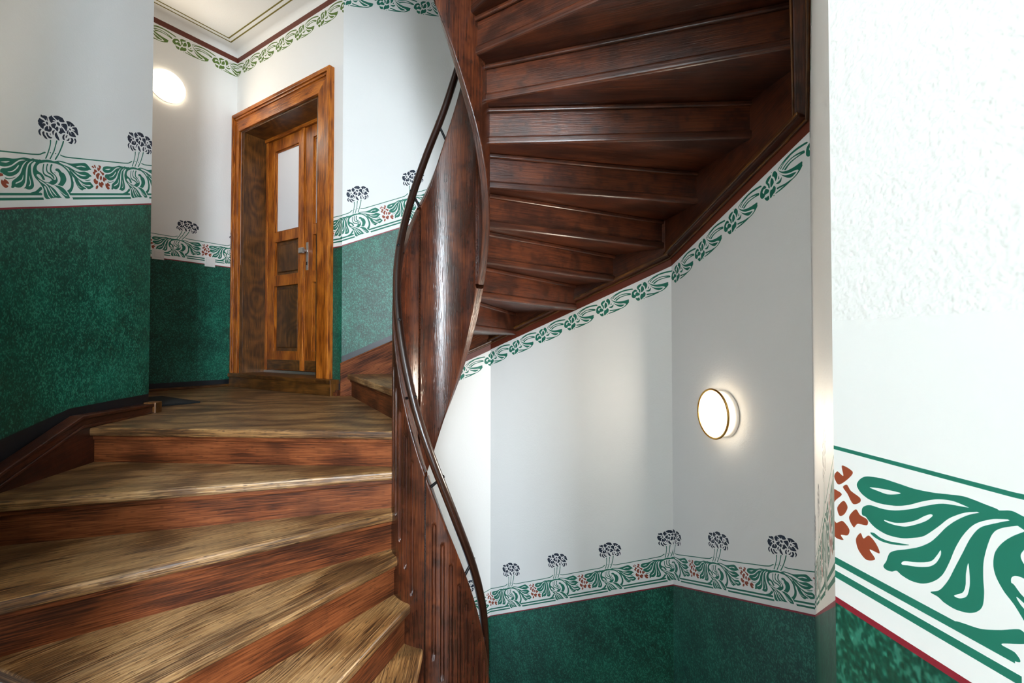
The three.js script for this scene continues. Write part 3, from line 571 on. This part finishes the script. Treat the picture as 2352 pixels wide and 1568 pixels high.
// ---------------------------------------------------------------- door
{
  const f = F.door, d = thing('door_1', 'tall wooden double door with frosted panes, deep panelled frame and steel knob', 'door', { kind: 'structure' });
  const E = planE(f.d), put = (name, g, m, e = UPV, parent = d) => part(parent, name, grain(g, e), m);
  const B = (s0, s1, y0, y1, n0, n1, bev = 0.003) => board(f, rect(s0, s1, y0, y1), n0, n1, bev);
  const DEEP = 0.22;
  // step and architrave
  put('door_step', B(0.05, 1.58, 0, 0.095, -0.2, 0.075, 0.004), figured, E); put('sill', B(0.045, 1.59, 0.093, 0.125, -DEEP - 0.05, 0.085, 0.005), figured, E);
  const frameSide = (s0, s1, sign) => { const g = []; const w = s1 - s0;
    put('architrave', board(f, [[s0, 0.125], [s1, 0.125], [s1, sign > 0 ? 2.605 : 2.605], [s0, 2.44]].map(([s, y]) => [s, y]), 0, 0.024, 0.003), pine);
  };
  put('architrave', board(f, [[1.33, 0.125], [1.505, 0.125], [1.505, 2.605], [1.33, 2.44]], 0, 0.026, 0.003), pine);
  put('architrave', board(f, [[0.002, 0.125], [0.09, 0.125], [0.09, 2.44], [0.002, 2.605]], 0, 0.026, 0.003), pine);
  put('architrave', board(f, [[0.09, 2.44], [1.33, 2.44], [1.505, 2.605], [0.002, 2.605]], 0, 0.026, 0.003), pine, E);
  for (const [a, b, n] of [[0, 0.035, 0.05], [0.038, 0.056, 0.04]]) {       // stepped outer mouldings
    put('architrave_moulding', board(f, [[1.505 - b, 0.125], [1.505 - a, 0.125], [1.505 - a, 2.605 - a], [1.505 - b, 2.605 - b]], 0.02, n, 0.006), pine);
    put('architrave_moulding', board(f, [[0.002 + a, 2.605 - a], [0.002 + b, 2.605 - b], [1.505 - b, 2.605 - b], [1.505 - a, 2.605 - a]], 0.02, n, 0.006), pine, E);
    put('architrave_moulding', board(f, [[0.002 + a * 0.6, 0.125], [0.002 + b * 0.6, 0.125], [0.002 + b * 0.6, 2.605 - b], [0.002 + a * 0.6, 2.605 - a]], 0.02, n, 0.006), pine);
  }
  // panelled jambs and soffit
  for (const [s, side] of [[DOOR.s0, 1], [DOOR.s1, -1]]) {
    const p = f.plan(s), q = f.plan(s, -DEEP), j = side > 0 ? frame(q, p) : frame(p, q), A = (a) => (side > 0 ? DEEP - a : a);   // local s from the back or from the front
    const jb = (a0, a1, y0, y1, n0, n1, b = 0.003) => board(j, rect(Math.min(A(a0), A(a1)), Math.max(A(a0), A(a1)), y0, y1), n0, n1, b);
    const jamb = put('jamb', jb(0, DEEP, 0.125, 2.43, -0.05, 0, 0.002), figured);
    for (const [y0, y1] of [[0.404, 0.935], [1.135, 1.37], [1.53, 2.275]]) put('jamb_panel', jb(0.022, 0.166, y0, y1, -0.004, 0.013, 0.009), figured, UPV, jamb);
    put('jamb_stop', jb(DEEP - 0.035, DEEP, 0.125, 2.42, 0, 0.024, 0.003), figured);
  }
  put('soffit', B(DOOR.s0, DOOR.s1, 2.425, 2.475, -DEEP - 0.05, 0, 0.002), figured, E);
  // leaves: plane of their front at n = -DEEP
  const N1 = -DEEP, N0 = -DEEP - 0.045;
  put('head_rail', B(DOOR.s0, DOOR.s1, 2.395, 2.44, N0, N1 + 0.02), pine, E);
  put('frame_post', B(0.09, 0.173, 0.125, 2.42, N0, N1 + 0.006), pine); put('frame_post', B(1.27, 1.33, 0.125, 2.42, N0, N1 + 0.006), pine);
  const leaf = (s0, s1, stileL, stileR) => {
    const l = put('leaf', board(f, rect(s0, s1, 0.153, 2.393), N0, N1, 0.003, [rect(s0 + stileL, s1 - stileR, 0.335, 0.96), rect(s0 + stileL, s1 - stileR, 1.065, 1.39), rect(s0 + stileL, s1 - stileR, 1.485, 2.283)]), pine);
    const a = s0 + stileL, b = s1 - stileR;
    for (const [y0, y1] of [[0.335, 0.96], [1.065, 1.39]]) { put('door_panel', B(a - 0.005, b + 0.005, y0 - 0.005, y1 + 0.005, N0 + 0.004, N0 + 0.014), figured, UPV, l); put('raised_field', B(a + 0.03, b - 0.03, y0 + 0.03, y1 - 0.03, N0 + 0.012, N0 + 0.03, 0.009), figured, UPV, l); }
    const g = part(l, 'glass_pane', board(f, rect(a - 0.004, b + 0.004, 1.481, 2.287), N0 + 0.014, N0 + 0.02), frosted, 'white frosted glass pane');
    for (const y of [1.485, 2.271]) put('glazing_bead', B(a, b, y, y + 0.012, N0 + 0.018, N0 + 0.034, 0.004), pine, E, l);
    for (const s of [a, b - 0.012]) put('glazing_bead', B(s, s + 0.012, 1.485, 2.283, N0 + 0.018, N0 + 0.034, 0.004), pine, UPV, l);
    put('kick_board', B(s0 + 0.02, s1 - 0.02, 0.16, 0.25, N1 - 0.002, N1 + 0.012), figured, E, l);
    return l;
  };
  const l1 = leaf(0.173, 0.786, 0.112, 0.108), l2 = leaf(0.792, 1.27, 0.112, 0.108);
  put('astragal', B(0.738, 0.784, 0.153, 2.393, N1 - 0.002, N1 + 0.016, 0.006), pine, UPV, l1);
  const plate = part(l2, 'lock_plate', B(0.812, 0.842, 1.075, 1.33, N1 - 0.001, N1 + 0.006, 0.002), steel, 'long steel lock plate with a square knob');
  part(l2, 'knob', [board(f, rect(0.775, 0.832, 1.222, 1.275), N1 + 0.03, N1 + 0.06, 0.006), board(f, rect(0.818, 0.836, 1.24, 1.258), N1 + 0.004, N1 + 0.034, 0.002)], steel);
  part(l2, 'keyhole_cover', B(0.821, 0.833, 1.12, 1.15, N1 + 0.004, N1 + 0.009, 0.002), iron);
  part(d, 'threshold_strip', B(DOOR.s0 + 0.04, DOOR.s1 - 0.02, 0.124, 0.148, N0, N1 + 0.012, 0.002), steel, 'thin metal threshold strip');
  // closes the opening behind the leaves
  put('backing', B(0.02, 1.4, 0.0, 2.6, N0 - 0.06, N0 - 0.03), stairWood);
}
{ // skirting stub and small plinth between door and stair string
  const f = F.door; const t = thing('trim_1', 'small dark plinth block between the door step and the stair string', 'trim', { kind: 'structure' });
  part(t, 'plinth', grain(board(f, rect(1.59, 1.613, 0, 0.045), 0, 0.04, 0.004), UPV), stairWood); part(t, 'plinth_block', grain(board(f, rect(1.585, 1.612, 0.0, 0.03), 0.03, 0.055, 0.004), UPV), riserWood);
}

// ---------------------------------------------------------------- lamps, switches, mat
function wallLamp(f, s, y, radius, label, color, power, ringed) {
  const at = f.at(s, y), lamp = thing('wall_lamp', label, 'lamp'); lamp.position.copy(at);
  lamp.quaternion.setFromRotationMatrix(new THREE.Matrix4().extractRotation(f.matrix));   // z leaves the wall
  const turned = (pts, seg = 64) => new THREE.LatheGeometry(pts.map(([r, z]) => new THREE.Vector2(r, z)), seg).rotateX(Math.PI / 2);
  const r = radius;
  part(lamp, 'base', turned([[0.001, 0], [r * 0.92, 0], [r * 0.94, 0.012], [r * 0.9, 0.022], [0.001, 0.022]]), whitePlastic);
  if (ringed) {
    part(lamp, 'glass_body', turned([[r * 0.94, 0.006], [r * 1.0, 0.016], [r * 1.03, 0.036], [r * 1.02, 0.055], [r * 0.98, 0.066]]), clearGlass, 'clear glass side of the lamp');
    part(lamp, 'brass_rim', new THREE.TorusGeometry(r * 0.98, 0.0055, 16, 72).translate(0, 0, 0.068), brass, 'thin brass rim');
  }
  const z0 = ringed ? 0.064 : 0.02, bulge = ringed ? 0.02 : 0.05, dome = []; for (let i = 0; i <= 16; i++) { const t = i / 16 * Math.PI / 2; dome.push([Math.max(0.001, r * 0.965 * Math.cos(t)), z0 + bulge * Math.sin(t)]); }
  part(lamp, 'lamp_diffuser', turned(dome.reverse()), new THREE.MeshPhysicalMaterial({ color: rgb(255, 250, 240), roughness: 0.4, emissive: color, emissiveIntensity: ringed ? 2.2 : 2.6 }), 'glowing white diffuser');
  const light = new THREE.RectAreaLight(color, power, r * 1.6, r * 1.6); light.position.copy(f.at(s, y, z0 + bulge + 0.012)); light.name = 'lamp';
  light.lookAt(light.position.clone().add(new THREE.Vector3(f.n[0], 0, -f.n[1]))); scene.add(light);
  return lamp;
}
wallLamp(F.lamp, 0.495, 0.052, 0.124, 'round wall lamp with a brass rim glowing on the grey wall under the stair soffit', WARM, WALL_LAMP, true);
wallLamp(F.back, F.back.L - 0.585, 2.632, 0.142, 'round white glowing lamp high on the back wall, half hidden by the pier', WARM, LANDING_LAMP, false);
function lightSwitch(s, y, label) {
  const f = F.back, t = thing('light_switch', label, 'light switch', { group: 'light switches on the landing wall' });
  part(t, 'switch_frame', board(f, rect(s - 0.044, s + 0.044, y - 0.044, y + 0.044), 0, 0.01, 0.004), whitePlastic);
  part(t, 'rocker', board(f, rect(s - 0.027, s + 0.027, y - 0.027, y + 0.027), 0.008, 0.014, 0.003), whitePlastic);
}
lightSwitch(F.back.L - 0.632, 1.166, 'white square light switch nearest the pier edge, on the floral border');
lightSwitch(F.back.L - 0.228, 1.160, 'white square light switch nearest the door, below the rust berries');
{
  const t = thing('doormat', 'thin dark flat doormat lying on the landing beside the pier', 'doormat'), a = [-2.12, 3.13], p = [-0.8415, 0.5402], q = [-0.5402, -0.8415], P = (i, j) => [a[0] + p[0] * i + q[0] * j, a[1] + p[1] * i + q[1] * j];
  part(t, 'pile', slab([P(0, 0), P(0.6, 0), P(0.6, 0.42), P(0, 0.42)], 0.001, 0.012, 0.003), matFibre);
}
{ // the window behind the camera
  const f = F.window, [A, B] = WINDOW_SIDES, w = thing('window_1', 'tall daylight window at the end of the bay', 'window', { kind: 'structure' });
  const glow = new THREE.MeshPhysicalMaterial({ color: 0xffffff, roughness: 0.5, emissive: DAY, emissiveIntensity: 3 });
  const b = (s0, s1, y0, y1, n0 = -0.06, n1 = -0.01) => board(f, rect(s0, s1, y0, y1), n0, n1, 0.004), mid = (A + B) / 2;
  part(w, 'window_frame', [b(A - 0.01, A + 0.03, WINDOW_LOW, WINDOW_HIGH), b(B - 0.03, B + 0.01, WINDOW_LOW, WINDOW_HIGH), b(A + 0.02, B - 0.02, WINDOW_LOW, WINDOW_LOW + 0.06), b(A + 0.02, B - 0.02, WINDOW_HIGH - 0.06, WINDOW_HIGH)], whitePlastic);
  part(w, 'mullion', b(mid - 0.02, mid + 0.02, WINDOW_LOW, WINDOW_HIGH), whitePlastic);
  for (const [s0, s1] of [[A + 0.02, mid - 0.01], [mid + 0.01, B - 0.02]]) part(w, 'window_pane', b(s0, s1, WINDOW_LOW + 0.05, WINDOW_HIGH - 0.05, -0.045, -0.035), glow);
  const light = new THREE.RectAreaLight(DAY, WINDOW_LIGHT, B - A - 0.05, WINDOW_HIGH - WINDOW_LOW - 0.1); light.name = 'window_light'; light.position.copy(f.at(mid, (WINDOW_LOW + WINDOW_HIGH) / 2, 0.01));
  light.lookAt(light.position.clone().add(new THREE.Vector3(f.n[0], 0, -f.n[1]))); scene.add(light);
}
renderer.render(scene, camera);
